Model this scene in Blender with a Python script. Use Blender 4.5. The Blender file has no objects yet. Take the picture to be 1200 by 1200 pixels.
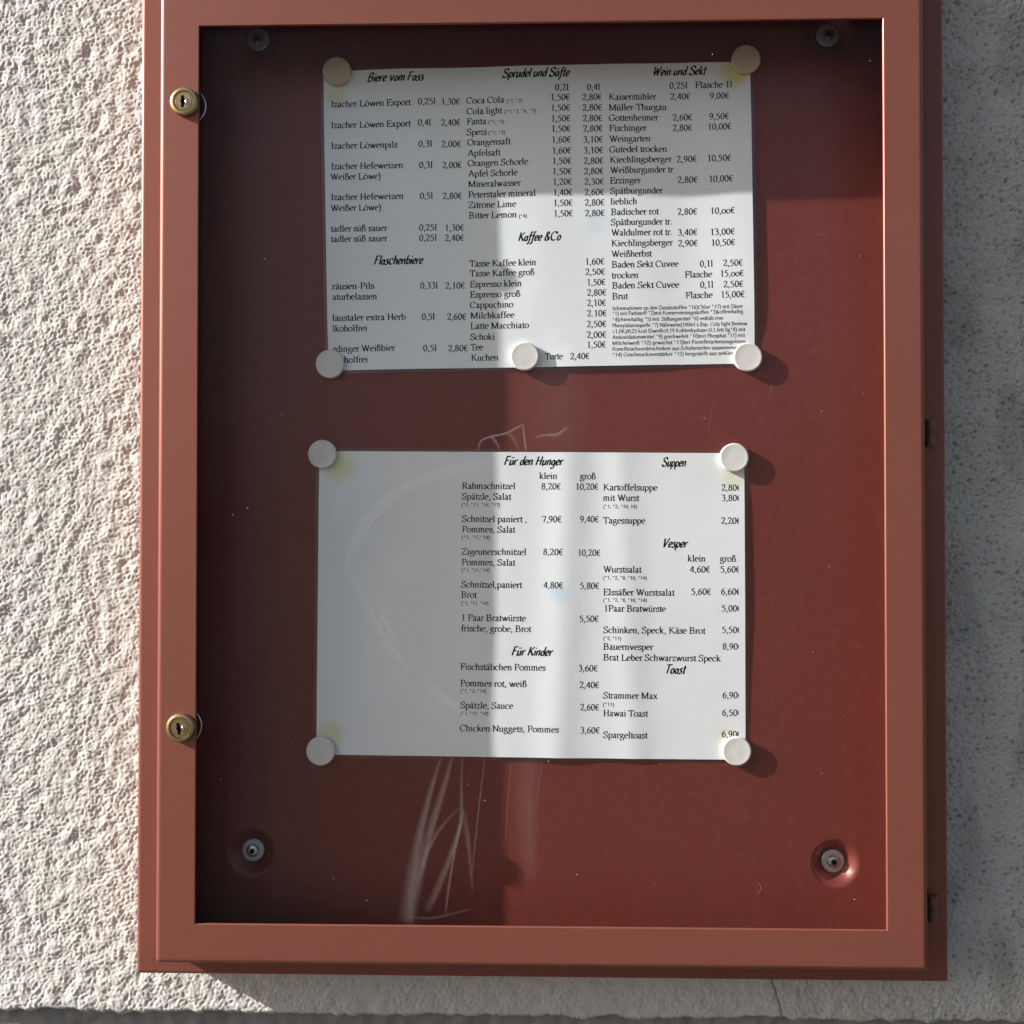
import bpy, math, random
import numpy as np
from mathutils import Vector, Matrix, Euler

random.seed(7)
rng = np.random.default_rng(11)
scene = bpy.context.scene
COL = scene.collection

# ---------------------------------------------------------------- camera
cam_d = bpy.data.cameras.new('camera')
cam_d.sensor_width = 36.0
cam_d.lens = 36.0 * 1287.0 / 1200.0
cam_d.clip_start = 0.01
cam_d.clip_end = 500.0
cam = bpy.data.objects.new('camera', cam_d)
COL.objects.link(cam)
def cam_rows(rx, ry, rz):
    cx, sx, cy, sy, cz, sz = math.cos(rx), math.sin(rx), math.cos(ry), math.sin(ry), math.cos(rz), math.sin(rz)
    B = np.array([[1, 0, 0], [0, 0, -1], [0, 1, 0]], float)
    X = np.array([[1, 0, 0], [0, cx, -sx], [0, sx, cx]])
    Y = np.array([[cy, 0, sy], [0, 1, 0], [-sy, 0, cy]])
    Z = np.array([[cz, -sz, 0], [sz, cz, 0], [0, 0, 1]])
    return X @ Y @ Z @ B
_r = cam_rows(-0.0151226, 0.0252320, 0.0003361)
m = Matrix(((_r[0][0], -_r[1][0], -_r[2][0], 0.00091),
            (_r[0][1], -_r[1][1], -_r[2][1], -0.767778),
            (_r[0][2], -_r[1][2], -_r[2][2], -0.036483),
            (0, 0, 0, 1)))
cam.matrix_world = m
scene.camera = cam

# ---------------------------------------------------------------- light
SUN_TO = Vector((-4.0, -1.0, 2.05)).normalized()      # towards the sun: far left, above, just in front of the wall
sun_elev = math.asin(SUN_TO.z)
sun_azim = math.atan2(SUN_TO.x, SUN_TO.y)
world = bpy.data.worlds.new('World')
scene.world = world
world.use_nodes = True
wn = world.node_tree.nodes
sky = wn.new('ShaderNodeTexSky')
sky.sky_type = 'NISHITA'
sky.sun_disc = False
sky.sun_elevation = sun_elev
sky.sun_rotation = sun_azim
sky.altitude = 200.0
sky.air_density = 1.0
sky.dust_density = 4.2
sky.ozone_density = 1.0
world.node_tree.links.new(sky.outputs[0], wn['Background'].inputs['Color'])
wn['Background'].inputs['Strength'].default_value = 0.06
sun_d = bpy.data.lights.new('sun', 'SUN')
sun_d.energy = 5.0
sun_d.angle = math.radians(0.53)
sun_d.color = (1.0, 0.98, 0.955)
sun = bpy.data.objects.new('sun', sun_d)
COL.objects.link(sun)
sun.rotation_euler = SUN_TO.to_track_quat('Z', 'Y').to_euler()
scene.view_settings.view_transform = 'Standard'
scene.view_settings.look = 'None'
scene.view_settings.gamma = 1.0
scene.view_settings.exposure = 1.15

# ---------------------------------------------------------------- helpers
def mat(name):
    mt = bpy.data.materials.new(name)
    mt.use_nodes = True
    nt = mt.node_tree
    return mt, nt, nt.nodes['Principled BSDF']
def node(nt, kind, **kw):
    n = nt.nodes.new(kind)
    for k, v in kw.items():
        if k.startswith('i_'):
            n.inputs[k[2:].replace('_', ' ')].default_value = v
        else:
            setattr(n, k, v)
    return n
def link(nt, a, b): nt.links.new(a, b)
def math_(nt, op, a, b=None, clamp=False):
    n = nt.nodes.new('ShaderNodeMath'); n.operation = op; n.use_clamp = clamp
    for i, v in enumerate((a, b)):
        if v is None: continue
        if isinstance(v, (int, float)): n.inputs[i].default_value = v
        else: nt.links.new(v, n.inputs[i])
    return n.outputs[0]
def ramp(nt, src, stops):
    n = nt.nodes.new('ShaderNodeValToRGB')
    cr = n.color_ramp
    while len(cr.elements) > 1: cr.elements.remove(cr.elements[-1])
    cr.elements[0].position = stops[0][0]; cr.elements[0].color = (*stops[0][1], 1)
    for p, c in stops[1:]:
        e = cr.elements.new(p); e.color = (*c, 1)
    nt.links.new(src, n.inputs[0])
    return n.outputs[0]
def mixcol(nt, fac, a, b, mode='MIX'):
    n = nt.nodes.new('ShaderNodeMix'); n.data_type = 'RGBA'; n.blend_type = mode
    for i, v in ((0, fac), (6, a), (7, b)):
        if isinstance(v, tuple): n.inputs[i].default_value = (*v, 1)
        elif isinstance(v, (int, float)): n.inputs[i].default_value = v
        else: nt.links.new(v, n.inputs[i])
    return n.outputs[2]
def noise(nt, scale, detail=3.0, rough=0.5, vec=None, dist=0.0):
    n = nt.nodes.new('ShaderNodeTexNoise')
    n.inputs['Scale'].default_value = scale; n.inputs['Detail'].default_value = detail
    n.inputs['Roughness'].default_value = rough; n.inputs['Distortion'].default_value = dist
    if vec is None:
        tc = nt.nodes.new('ShaderNodeTexCoord'); vec = tc.outputs['Object']
    nt.links.new(vec, n.inputs['Vector'])
    return n.outputs['Fac']
def bump(nt, height, strength, dist, bsdf):
    b = nt.nodes.new('ShaderNodeBump'); b.inputs['Strength'].default_value = strength; b.inputs['Distance'].default_value = dist
    nt.links.new(height, b.inputs['Height']); nt.links.new(b.outputs[0], bsdf.inputs['Normal'])

def mesh_np(name, V, F, smooth=False, flat_angle=None):
    me = bpy.data.meshes.new(name)
    me.from_pydata([tuple(v) for v in V], [], [tuple(f) for f in F])
    me.validate()
    if smooth:
        me.polygons.foreach_set('use_smooth', [True] * len(me.polygons))
        if flat_angle is not None:
            me.set_sharp_from_angle(angle=math.radians(flat_angle))
    me.update()
    return me
WL = {}
def world_loc(p): return WL.get(p.name, Vector((0, 0, 0))) if p else Vector((0, 0, 0))
def obj(name, me, material, parent=None, loc=None):
    """link a mesh; the mesh is in world metres unless loc says where its own origin stands"""
    o = bpy.data.objects.new(name, me)
    COL.objects.link(o)
    if material: 
        if not me.materials: me.materials.append(material)
    L = Vector(loc) if loc is not None else Vector((0, 0, 0))
    o.location = L - world_loc(parent)
    if parent: o.parent = parent
    WL[o.name] = L
    return o
def empty(name, loc, label, cat, group=None):
    o = bpy.data.objects.new(name, None)
    o.empty_display_size = 0.03
    COL.objects.link(o)
    o.location = loc
    WL[o.name] = Vector(loc)
    tag(o, label, cat, group)
    return o
def tag(o, label=None, cat=None, group=None, kind=None):
    if label: o['label'] = label
    if cat: o['category'] = cat
    if group: o['group'] = group
    if kind: o['kind'] = kind
def lathe(profile, n=40, close=True):
    """profile: (radius, height); axis = local -Y (towards the viewer is positive height)"""
    V, F = [], []
    for r, h in profile:
        for k in range(n):
            a = 2 * math.pi * k / n
            V.append((r * math.cos(a), -h, r * math.sin(a)))
    for j in range(len(profile) - 1):
        for k in range(n):
            a, b = j * n + k, j * n + (k + 1) % n
            F.append((a, b, b + n, a + n))
    if close:
        F.append(tuple(range((len(profile) - 1) * n, len(profile) * n)))
    return V, F
def tensor(xs, ys, fn):
    nx, ny = len(xs), len(ys)
    X, Z = np.meshgrid(xs, ys)
    return X, Z, nx, ny
def grid_mesh(name, xs, zs, Y, keep=None, smooth=True):
    nx, nz = len(xs), len(zs)
    X, Z = np.meshgrid(xs, zs)
    co = np.stack([X.ravel(), Y.ravel(), Z.ravel()], 1)
    i, j = np.meshgrid(np.arange(nx - 1), np.arange(nz - 1))
    a = (j * nx + i).ravel()
    quads = np.stack([a, a + 1, a + nx + 1, a + nx], 1)
    if keep is not None:
        cx = 0.5 * (xs[:-1] + xs[1:]); cz = 0.5 * (zs[:-1] + zs[1:])
        CX, CZ = np.meshgrid(cx, cz)
        quads = quads[keep(CX.ravel(), CZ.ravel())]
    used = np.unique(quads); remap = np.full(nx * nz, -1); remap[used] = np.arange(len(used))
    co = co[used]; quads = remap[quads]
    me = bpy.data.meshes.new(name)
    me.vertices.add(len(co)); me.vertices.foreach_set('co', co.ravel())
    me.loops.add(len(quads) * 4); me.loops.foreach_set('vertex_index', quads.ravel())
    me.polygons.add(len(quads)); me.polygons.foreach_set('loop_start', np.arange(0, len(quads) * 4, 4))
    me.update(calc_edges=True)
    if smooth: me.polygons.foreach_set('use_smooth', [True] * len(quads))
    return me
def frame_sweep(profile, x0, x1, z0, z1, cr=0.0):
    """closed profile [(inset_x, inset_z, y)] swept round the rectangle x0..x1, z0..z1; mitred, slightly rounded corners"""
    n = len(profile); V = []; F = []
    stations = []
    K = 5 if cr > 0 else 1
    for (cx, cz, sx, sz, a0) in ((x1, z1, -1, -1, 0), (x0, z1, 1, -1, 90), (x0, z0, 1, 1, 180), (x1, z0, -1, 1, 270)):
        for k in range(K):
            stations.append((cx, cz, sx, sz, math.radians(a0 + (90.0 * k / (K - 1) if K > 1 else 45))))
    for cx, cz, sx, sz, a in stations:
        for ix, iz, y in profile:
            r = max(cr - min(ix, iz), 0.0) if K > 1 else 0.0
            V.append((cx + sx * (ix + r) + r * math.cos(a), y, cz + sz * (iz + r) + r * math.sin(a)))
    S = len(stations)
    for s in range(S):
        t = (s + 1) % S
        for k in range(n):
            l = (k + 1) % n
            F.append((s * n + k, t * n + k, t * n + l, s * n + l))
    return V, F

# ---------------------------------------------------------------- materials
def paint(name, base, rough, metal, dirt=0.5):
    mt, nt, b = mat(name)
    n1 = noise(nt, 9.0, 5, 0.6)
    n2 = noise(nt, 160.0, 3, 0.6)
    c = mixcol(nt, math_(nt, 'MULTIPLY', n1, 0.75), base, (base[0] * 0.72, base[1] * 0.66, base[2] * 0.62))
    dust = ramp(nt, n2, [(0.50, (0, 0, 0)), (0.78, (1, 1, 1))])
    c = mixcol(nt, math_(nt, 'MULTIPLY', dust, 0.045 * dirt), c, (0.45, 0.38, 0.33))
    link(nt, c, b.inputs['Base Color'])
    b.inputs['Metallic'].default_value = metal
    rr = nt.nodes.new('ShaderNodeMapRange')
    rr.inputs['To Min'].default_value = rough - 0.05; rr.inputs['To Max'].default_value = rough + 0.10
    link(nt, n1, rr.inputs['Value']); link(nt, rr.outputs[0], b.inputs['Roughness'])
    bump(nt, noise(nt, 900.0, 2, 0.5), 0.10, 0.0004, b)
    return mt
M_FRAME = paint('copper_brown_paint', (0.262, 0.086, 0.060), 0.38, 0.38)
M_PANEL = paint('red_brown_panel_paint', (0.172, 0.033, 0.024), 0.38, 0.12, 0.8)

def simple(name, base, rough, metal=0.0, scale=400.0, var=0.2, bmp=0.05):
    mt, nt, b = mat(name)
    n = noise(nt, scale, 3, 0.6)
    link(nt, mixcol(nt, math_(nt, 'MULTIPLY', n, var * 2), base, tuple(v * 0.5 for v in base)), b.inputs['Base Color'])
    b.inputs['Roughness'].default_value = rough; b.inputs['Metallic'].default_value = metal
    bump(nt, n, bmp, 0.0003, b)
    return mt
M_BRASS = simple('worn_brass', (0.50, 0.37, 0.20), 0.33, 0.9, 700, 0.30, 0.15)
M_KEYHOLE = simple('keyhole_black', (0.004, 0.003, 0.003), 1.0)
M_KEYHOLE.node_tree.nodes['Principled BSDF'].inputs['Specular IOR Level'].default_value = 0.0
M_STEEL = simple('dull_zinc', (0.55, 0.56, 0.58), 0.40, 0.45, 900, 0.25, 0.1)
M_STEEL_B = simple('bright_steel', (0.70, 0.70, 0.72), 0.22, 1.0, 900, 0.15, 0.1)
M_HINGE = simple('dark_bronze', (0.20, 0.10, 0.07), 0.5, 0.3, 500, 0.3)
M_INK = simple('black_print', (0.007, 0.007, 0.009), 0.7)
M_INK.node_tree.nodes['Principled BSDF'].inputs['Specular IOR Level'].default_value = 0.12
M_MAG = simple('white_plastic', (0.74, 0.72, 0.68), 0.38, 0.0, 260, 0.06, 0.08)
M_MAG_OLD = simple('yellowed_plastic', (0.60, 0.51, 0.38), 0.42, 0.0, 200, 0.12, 0.08)
M_DUST = simple('pale_dust', (0.72, 0.66, 0.60), 0.8)

# window glass: clear slab, mirror part by angle
M_GLASS = bpy.data.materials.new('window_glass'); M_GLASS.use_nodes = True
nt = M_GLASS.node_tree; nt.nodes.remove(nt.nodes['Principled BSDF'])
geo = node(nt, 'ShaderNodeNewGeometry')
dp = node(nt, 'ShaderNodeVectorMath', operation='DOT_PRODUCT')
link(nt, geo.outputs['Normal'], dp.inputs[0]); link(nt, geo.outputs['Incoming'], dp.inputs[1])
ca = math_(nt, 'ABSOLUTE', dp.outputs['Value'])
p5 = math_(nt, 'POWER', math_(nt, 'SUBTRACT', 1.0, ca, True), 5.0)
fr = math_(nt, 'ADD', math_(nt, 'MULTIPLY', p5, 0.50), 0.006)
tr = node(nt, 'ShaderNodeBsdfTransparent'); tr.inputs[0].default_value = (0.985, 0.99, 0.985, 1)
gl = node(nt, 'ShaderNodeBsdfGlossy'); gl.inputs['Roughness'].default_value = 0.16
mx = node(nt, 'ShaderNodeMixShader')
link(nt, fr, mx.inputs[0]); link(nt, tr.outputs[0], mx.inputs[1]); link(nt, gl.outputs[0], mx.inputs[2])
# thin film of dust, denser in cloudy patches and rain-washed vertical runs
tc = node(nt, 'ShaderNodeTexCoord')
mp = node(nt, 'ShaderNodeMapping'); mp.inputs['Scale'].default_value = (1.0, 1.0, 0.12)
link(nt, tc.outputs['Object'], mp.inputs['Vector'])
d1 = noise(nt, 60.0, 4, 0.6, mp.outputs[0]); d2 = noise(nt, 5.0, 4, 0.6)
dens = math_(nt, 'MULTIPLY', math_(nt, 'MULTIPLY', d1, d2), 0.010)
df = node(nt, 'ShaderNodeBsdfDiffuse'); df.inputs[0].default_value = (0.6, 0.56, 0.52, 1)
mx2 = node(nt, 'ShaderNodeMixShader')
link(nt, dens, mx2.inputs[0]); link(nt, mx.outputs[0], mx2.inputs[1]); link(nt, df.outputs[0], mx2.inputs[2])
link(nt, mx2.outputs[0], nt.nodes['Material Output'].inputs['Surface'])

# reflections painted as pale film, and scratches, fading out to their edges (attribute 'thick')
M_REFLECT_SCRATCH = bpy.data.materials.new('painted_reflection_scratch'); M_REFLECT_SCRATCH.use_nodes = True
nt = M_REFLECT_SCRATCH.node_tree; nt.nodes.remove(nt.nodes['Principled BSDF'])
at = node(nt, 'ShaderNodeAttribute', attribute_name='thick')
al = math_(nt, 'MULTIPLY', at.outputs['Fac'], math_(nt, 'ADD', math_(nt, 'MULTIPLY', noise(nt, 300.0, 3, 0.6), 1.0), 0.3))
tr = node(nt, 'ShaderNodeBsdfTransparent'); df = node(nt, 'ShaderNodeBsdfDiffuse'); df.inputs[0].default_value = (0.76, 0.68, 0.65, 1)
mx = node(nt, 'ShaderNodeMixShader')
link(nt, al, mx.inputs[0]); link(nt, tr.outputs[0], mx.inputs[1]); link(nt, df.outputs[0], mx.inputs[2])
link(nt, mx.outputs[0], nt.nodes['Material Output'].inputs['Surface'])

# clear laminating film
M_FILM = bpy.data.materials.new('clear_film'); M_FILM.use_nodes = True
nt = M_FILM.node_tree; nt.nodes.remove(nt.nodes['Principled BSDF'])
tr = node(nt, 'ShaderNodeBsdfTransparent'); tr.inputs[0].default_value = (0.985, 0.985, 0.985, 1)
gl = node(nt, 'ShaderNodeBsdfGlossy'); gl.inputs['Roughness'].default_value = 0.25
mx = node(nt, 'ShaderNodeMixShader'); mx.inputs[0].default_value = 0.035
link(nt, tr.outputs[0], mx.inputs[1]); link(nt, gl.outputs[0], mx.inputs[2])
link(nt, mx.outputs[0], nt.nodes['Material Output'].inputs['Surface'])

def paper_mat(name, stains):
    """white laminated paper; stains = (x_mm, y_mm, radius_mm, colour, strength) in the sheet's own coordinates"""
    mt, nt, b = mat(name)
    tc = node(nt, 'ShaderNodeTexCoord')
    c = mixcol(nt, math_(nt, 'MULTIPLY', noise(nt, 14.0, 4, 0.6), 0.5), (0.82, 0.84, 0.855), (0.74, 0.765, 0.79))
    wob = node(nt, 'ShaderNodeTexNoise'); wob.inputs['Scale'].default_value = 90.0
    link(nt, tc.outputs['Object'], wob.inputs['Vector'])
    for x, y, r, colr, s in stains:
        d = node(nt, 'ShaderNodeVectorMath', operation='DISTANCE')
        link(nt, tc.outputs['Object'], d.inputs[0]); d.inputs[1].default_value = (x / 1000, y / 1000, 0)
        dd = math_(nt, 'ADD', d.outputs['Value'], math_(nt, 'MULTIPLY', wob.outputs['Fac'], 0.004))
        mr = node(nt, 'ShaderNodeMapRange', interpolation_type='SMOOTHSTEP')
        mr.inputs['From Min'].default_value = r / 1000 + 0.002; mr.inputs['From Max'].default_value = r / 2600 + 0.001
        mr.inputs['To Max'].default_value = s
        link(nt, dd, mr.inputs['Value'])
        c = mixcol(nt, mr.outputs[0], c, colr)
    link(nt, c, b.inputs['Base Color'])
    b.inputs['Roughness'].default_value = 0.42
    b.inputs['Coat Weight'].default_value = 0.5; b.inputs['Coat Roughness'].default_value = 0.12
    bump(nt, noise(nt, 45.0, 3, 0.5), 0.12, 0.002, b)
    return mt
YEL = (0.66, 0.62, 0.16); BLU = (0.42, 0.66, 0.82)
M_PAPER_A = paper_mat('laminated_paper_drinks', [(-139, 86, 11, YEL, 0.45), (136.8, 97, 14, YEL, 0.75), (40, -5, 12, BLU, 0.22), (-18, -12, 9, BLU, 0.12)])
M_PAPER_B = paper_mat('laminated_paper_food', [(-133, 94, 15, YEL, 0.55), (-137, -91, 13, YEL, 0.55), (140, 88, 12, YEL, 0.30), (134, -91, 12, YEL, 0.25), (19.5, 7, 9, BLU, 0.45)])

# rough-cast plaster
M_WALL, nt, b = mat('rough_plaster')
big = noise(nt, 3.5, 4, 0.6); mid = noise(nt, 26.0, 4, 0.6); fine = noise(nt, 700.0, 4, 0.7)
c = mixcol(nt, big, (0.595, 0.575, 0.525), (0.505, 0.49, 0.455))
c = mixcol(nt, math_(nt, 'MULTIPLY', ramp(nt, mid, [(0.5, (0, 0, 0)), (0.8, (1, 1, 1))]), 0.30), c, (0.42, 0.39, 0.34))
c = mixcol(nt, math_(nt, 'MULTIPLY', ramp(nt, fine, [(0.55, (0, 0, 0)), (0.75, (1, 1, 1))]), 0.35), c, (0.36, 0.345, 0.31))
at = node(nt, 'ShaderNodeAttribute', attribute_name='grime_shade')
c = mixcol(nt, at.outputs['Fac'], c, (0.07, 0.062, 0.05))
link(nt, c, b.inputs['Base Color']); b.inputs['Roughness'].default_value = 0.92
b.inputs['Specular IOR Level'].default_value = 0.2
bump(nt, fine, 0.5, 0.0006, b)

M_BASE, nt, b = mat('grey_base_render')
n1 = noise(nt, 60.0, 5, 0.65)
link(nt, mixcol(nt, n1, (0.30, 0.295, 0.285), (0.16, 0.155, 0.15)), b.inputs['Base Color'])
b.inputs['Roughness'].default_value = 0.95
bump(nt, noise(nt, 400.0, 5, 0.7), 0.6, 0.001, b)

# ---------------------------------------------------------------- the plaster wall
def fft_field(n, cell, lam, bw, seed, aniso=1.0, ang=0.0):
    r = np.random.default_rng(seed)
    w = np.fft.rfft2(r.standard_normal((n, n)))
    fy = np.fft.fftfreq(n, cell)[:, None]; fx = np.fft.rfftfreq(n, cell)[None, :]
    ca_, sa_ = math.cos(ang), math.sin(ang)
    u = fx * ca_ + fy * sa_; v = (-fx * sa_ + fy * ca_) * aniso
    f = np.sqrt(u * u + v * v)
    k = np.exp(-0.5 * ((f - 1 / lam) / (bw / lam)) ** 2)
    o = np.fft.irfft2(w * k, s=(n, n))
    return o / o.std()
N, CELL = 2048, 0.0008
f_a = fft_field(N, CELL, 0.0042, 0.50, 1, 0.8, math.radians(35))
f_b = fft_field(N, CELL, 0.0027, 0.40, 2)
f_d = fft_field(N, CELL, 0.0062, 0.50, 6, 1.3, math.radians(60))
f_c = fft_field(N, CELL, 0.017, 0.5, 3)
f_m = fft_field(N, CELL, 0.075, 0.7, 4)
f_h = fft_field(N, CELL, 0.0027, 0.2, 5)
def samp(f, X, Z):
    gx = ((X + 5.0) / CELL) % N; gz = ((Z + 5.0) / CELL) % N
    i = np.floor(gx).astype(int); j = np.floor(gz).astype(int); a = gx - i; b_ = gz - j
    i2 = (i + 1) % N; j2 = (j + 1) % N; i %= N; j %= N
    return (f[j, i] * (1 - a) + f[j, i2] * a) * (1 - b_) + (f[j2, i] * (1 - a) + f[j2, i2] * a) * b_
def graded(lo, hi, step, out_lo, out_hi):
    c = list(np.arange(lo, hi + 1e-9, step)); s = step; x = c[0]; L = []
    def grow(s, x, a, b):                                     # stays fine for 0.36 m outside the core, then opens out
        return min(s * 1.05, 0.0023) if a - 0.36 < x < b + 0.36 else min(s * 1.25, 0.05)
    while x > out_lo:
        s = grow(s, x, lo, hi); x -= s; L.append(x)
    R = []; x = c[-1]; s = step
    while x < out_hi:
        s = grow(s, x, lo, hi); x += s; R.append(x)
    return np.array(L[::-1] + c + R)
Z_EDGE = -0.3752
xs = graded(-0.405, 0.360, 0.00078, -1.6, 1.6)
zs = graded(Z_EDGE, 0.355, 0.00078, Z_EDGE - 1e-9, 1.3)
X, Z = np.meshgrid(xs, zs)
ragged = 0.0005 * samp(f_c, X, Z * 0 + 0.3) + 0.00022 * samp(f_a, X, Z * 0 + 0.1) + 0.0006 * samp(f_m, X, Z * 0 + 0.2)
fm = samp(f_m, X, Z)
right = 1 / (1 + np.exp(-(X - 0.22) / 0.03))
a1 = np.tanh(1.5 * (samp(f_a, X, Z) + 0.55)); b1 = np.tanh(1.4 * (samp(f_b, X, Z) + 0.35)); d1 = np.tanh(1.5 * (samp(f_d, X, Z) + 0.9))
h = (0.00022 * a1 + 0.00015 * b1 + 0.00019 * d1) * (1.0 + 0.10 * np.clip(fm, -2, 2)) * (1 + 2.0 * right)
h_pit = np.clip(-(h + 0.00018) / 0.0003, 0, 1)
h_pit = h_pit ** 1.5
h -= 0.00025 * right * h_pit
h += 0.00022 * samp(f_c, X, Z) + 0.00004 * samp(f_h, X, Z) + 0.0004 * right * fm * 0.6
grime_shade = (0.12 + 0.30 * right) * h_pit + 0.05 * right * np.clip(0.5 + 0.5 * fm, 0, 1) + 0.22 * right * np.clip(samp(f_m, X * 1.6, Z * 0.45 + 0.7) - 0.4, 0, 1)  # pit term paints recess shade into the colour; stretched noise is damp stains
for px, pz, r, d in ((-0.304, 0.108, 0.0035, 0.0012), (0.2943, 0.1024, 0.005, 0.0022), (0.2883, 0.0936, 0.006, 0.002), (0.325, 0.215, 0.002, 0.0015),
                     (0.318, -0.16, 0.003, 0.001), (0.31, 0.07, 0.002, 0.001), (0.283, 0.22, 0.002, 0.001), (-0.35, -0.12, 0.004, 0.001), (-0.32, 0.30, 0.004, 0.001)):
    g = np.exp(-((X - px) ** 2 + (Z - pz) ** 2) / (r * r)); h -= d * g
    if px > 0: grime_shade = np.maximum(grime_shade, 0.35 * g * (d > 0.0012))
# hairline crack under the case
crx = np.interp(Z, [-0.376, -0.364, -0.356, -0.346, -0.335, -0.32], [0.1695, 0.166, 0.1635, 0.1618, 0.1612, 0.158]) + 0.0008 * samp(f_c, X, Z)
cr = np.exp(-((X - crx) / 0.0006) ** 2) * (Z < -0.318)
h -= 0.0013 * cr; grime_shade = np.maximum(grime_shade, 0.8 * cr)
# last 6 mm above the edge trowelled smooth and rounded over
e = np.clip((Z - Z_EDGE - ragged * 1.5) / 0.0045, 0, 1)
h = h * (0.25 + 0.75 * e) - 0.0028 * (1 - np.sqrt(np.clip(1 - (1 - np.clip((Z - Z_EDGE) / 0.0025, 0, 1)) ** 2, 0, 1)))
Zd = Z + ragged * np.exp(-(Z - Z_EDGE) / 0.006)
h_edge = h[0].copy()
far = np.clip((np.maximum(np.maximum(X - 0.62, -0.66 - X), Z - 0.61)) / 0.10, 0, 1)
h = h * (1 - far)                                             # where the mesh opens out the relief is left to the fine bump
Y = -h
me = None
def wall_mesh():
    nx, nz = len(xs), len(zs)
    co = np.stack([X.ravel(), Y.ravel(), Zd.ravel()], 1)
    under = co[:nx].copy(); under[:, 1] = 0.022                      # underside of the plaster edge
    co = np.concatenate([co, under])
    i, j = np.meshgrid(np.arange(nx - 1), np.arange(nz - 1))
    a = (j * nx + i).ravel()
    q = np.stack([a, a + 1, a + nx + 1, a + nx], 1)
    cx = np.broadcast_to(0.5 * (xs[:-1] + xs[1:])[None, :], i.shape).ravel(); cz = np.broadcast_to(0.5 * (zs[:-1] + zs[1:])[:, None], i.shape).ravel()
    q = q[~((np.abs(cx) < 0.250) & (cz > -0.312) & (cz < 0.312))]    # the wall behind the case's back is hidden
    k = np.arange(nx - 1); u = nx * nz
    q = np.concatenate([q, np.stack([u + k, u + k + 1, k + 1, k], 1)])
    g = np.concatenate([grime_shade.ravel(), grime_shade[0]])
    used = np.unique(q); rm = np.full(len(co), -1); rm[used] = np.arange(len(used)); co = co[used]; q = rm[q]; g = g[used]
    me = bpy.data.meshes.new('wall')
    me.vertices.add(len(co)); me.vertices.foreach_set('co', co.ravel())
    me.loops.add(len(q) * 4); me.loops.foreach_set('vertex_index', q.ravel())
    me.polygons.add(len(q)); me.polygons.foreach_set('loop_start', np.arange(0, len(q) * 4, 4))
    me.update(calc_edges=True)
    me.polygons.foreach_set('use_smooth', np.ones(len(q), bool))
    at = me.attributes.new('grime_shade', 'FLOAT', 'POINT'); at.data.foreach_set('value', g.astype(np.float32))
    return me
wall = obj('plaster_wall', wall_mesh(), M_WALL); tag(wall, kind='structure')
bxs = graded(-0.405, 0.36, 0.002, -1.6, 1.6); bzs = graded(-0.40, -0.366, 0.002, -1.1, -0.365)
BX, BZ = np.meshgrid(bxs, bzs)
base = obj('wall_base', grid_mesh('wall_base', bxs, bzs, 0.008 + 0.0006 * samp(f_c, BX, BZ) + 0.0002 * samp(f_a, BX, BZ)), M_BASE); tag(base, kind='structure')

# the pavement the wall stands on, below the picture: it throws warm light up onto the wall
M_GROUND, nt, b = mat('grey_pavement')
n1 = noise(nt, 2.0, 6, 0.6); n2 = noise(nt, 180.0, 4, 0.7)
link(nt, mixcol(nt, n2, mixcol(nt, n1, (0.050, 0.043, 0.036), (0.038, 0.033, 0.028)), (0.07, 0.062, 0.055)), b.inputs['Base Color'])
b.inputs['Roughness'].default_value = 0.95
gnd = obj('ground', mesh_np('ground', [(-40, -40, -1.1), (40, -40, -1.1), (40, 0.02, -1.1), (-40, 0.02, -1.1)], [(0, 1, 2, 3)]), M_GROUND); tag(gnd, kind='structure')

# ---------------------------------------------------------------- the display case
CASE = empty('display_case', (0, 0, -0.3315), 'shallow red-brown metal menu display case with a glazed door, hung on the rough plaster wall', 'display case')
Y_BACK, Y_BOX, Y_DOOR, Y_PANEL = -0.0025, -0.0420, -0.0620, -0.0120
BX0, BX1, BZ0, BZ1 = -0.2664, 0.2668, -0.3315, 0.3860
def bevel(ix, iz, y, r, n=5):     # quarter round from the side face to the front face
    return [(ix + r * (1 - math.cos(t)), iz + r * (1 - math.cos(t)), y + r * (1 - math.sin(t))) for t in [math.pi / 2 * k / n for k in range(n + 1)]]
prof = [(0, 0, Y_BACK)] + bevel(0, 0, Y_BOX, 0.0022) + [(0.0028, 0.0028, Y_BOX), (0.0260, 0.0150, Y_BOX), (0.0260, 0.0150, Y_BACK)]
V, F = frame_sweep(prof, BX0, BX1, BZ0, BZ1, 0.002)
V = [(x, y, 0.3160 if abs(z - (BZ1 - 0.0150)) < 1e-6 and abs(x) < 0.2415 else z) for x, y, z in V]
obj('housing', mesh_np('housing', V, F, True, 40), M_FRAME, CASE)
# back panel with four pressed cones for the screws
SCREWS = [(-0.1967, 0.3070), (0.2005, 0.3055), (-0.1981, -0.2598), (0.2018, -0.2642)]
def axis(lo, hi, centres):
    pts = set(np.round(np.linspace(lo, hi, 46), 5))
    for c in centres:
        for t in np.linspace(-0.021, 0.021, 43): 
            if lo < c + t < hi: pts.add(round(c + t, 5))
    a = np.array(sorted(pts)); return a[np.concatenate([[True], np.diff(a) > 0.0002])]
pxs = axis(-0.2404, 0.2408, (-0.1974, 0.2011)); pzs = axis(-0.3165, 0.3160, (0.3062, -0.2620))
PX, PZ = np.meshgrid(pxs, pzs)
PY = Y_PANEL + 0.00035 * np.sin(PX * 13 + 1.2) * np.sin(PZ * 9 + 0.6) + 0.00015 * np.sin(PX * 41 + PZ * 7)
for sx, sz in SCREWS:
    r = np.hypot(PX - sx, PZ - sz)
    t = np.clip((0.0168 - r) / 0.0100, 0, 1)
    PY = PY + 0.0070 * t * t * (3 - 2 * t) + 0.0 * r
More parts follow.
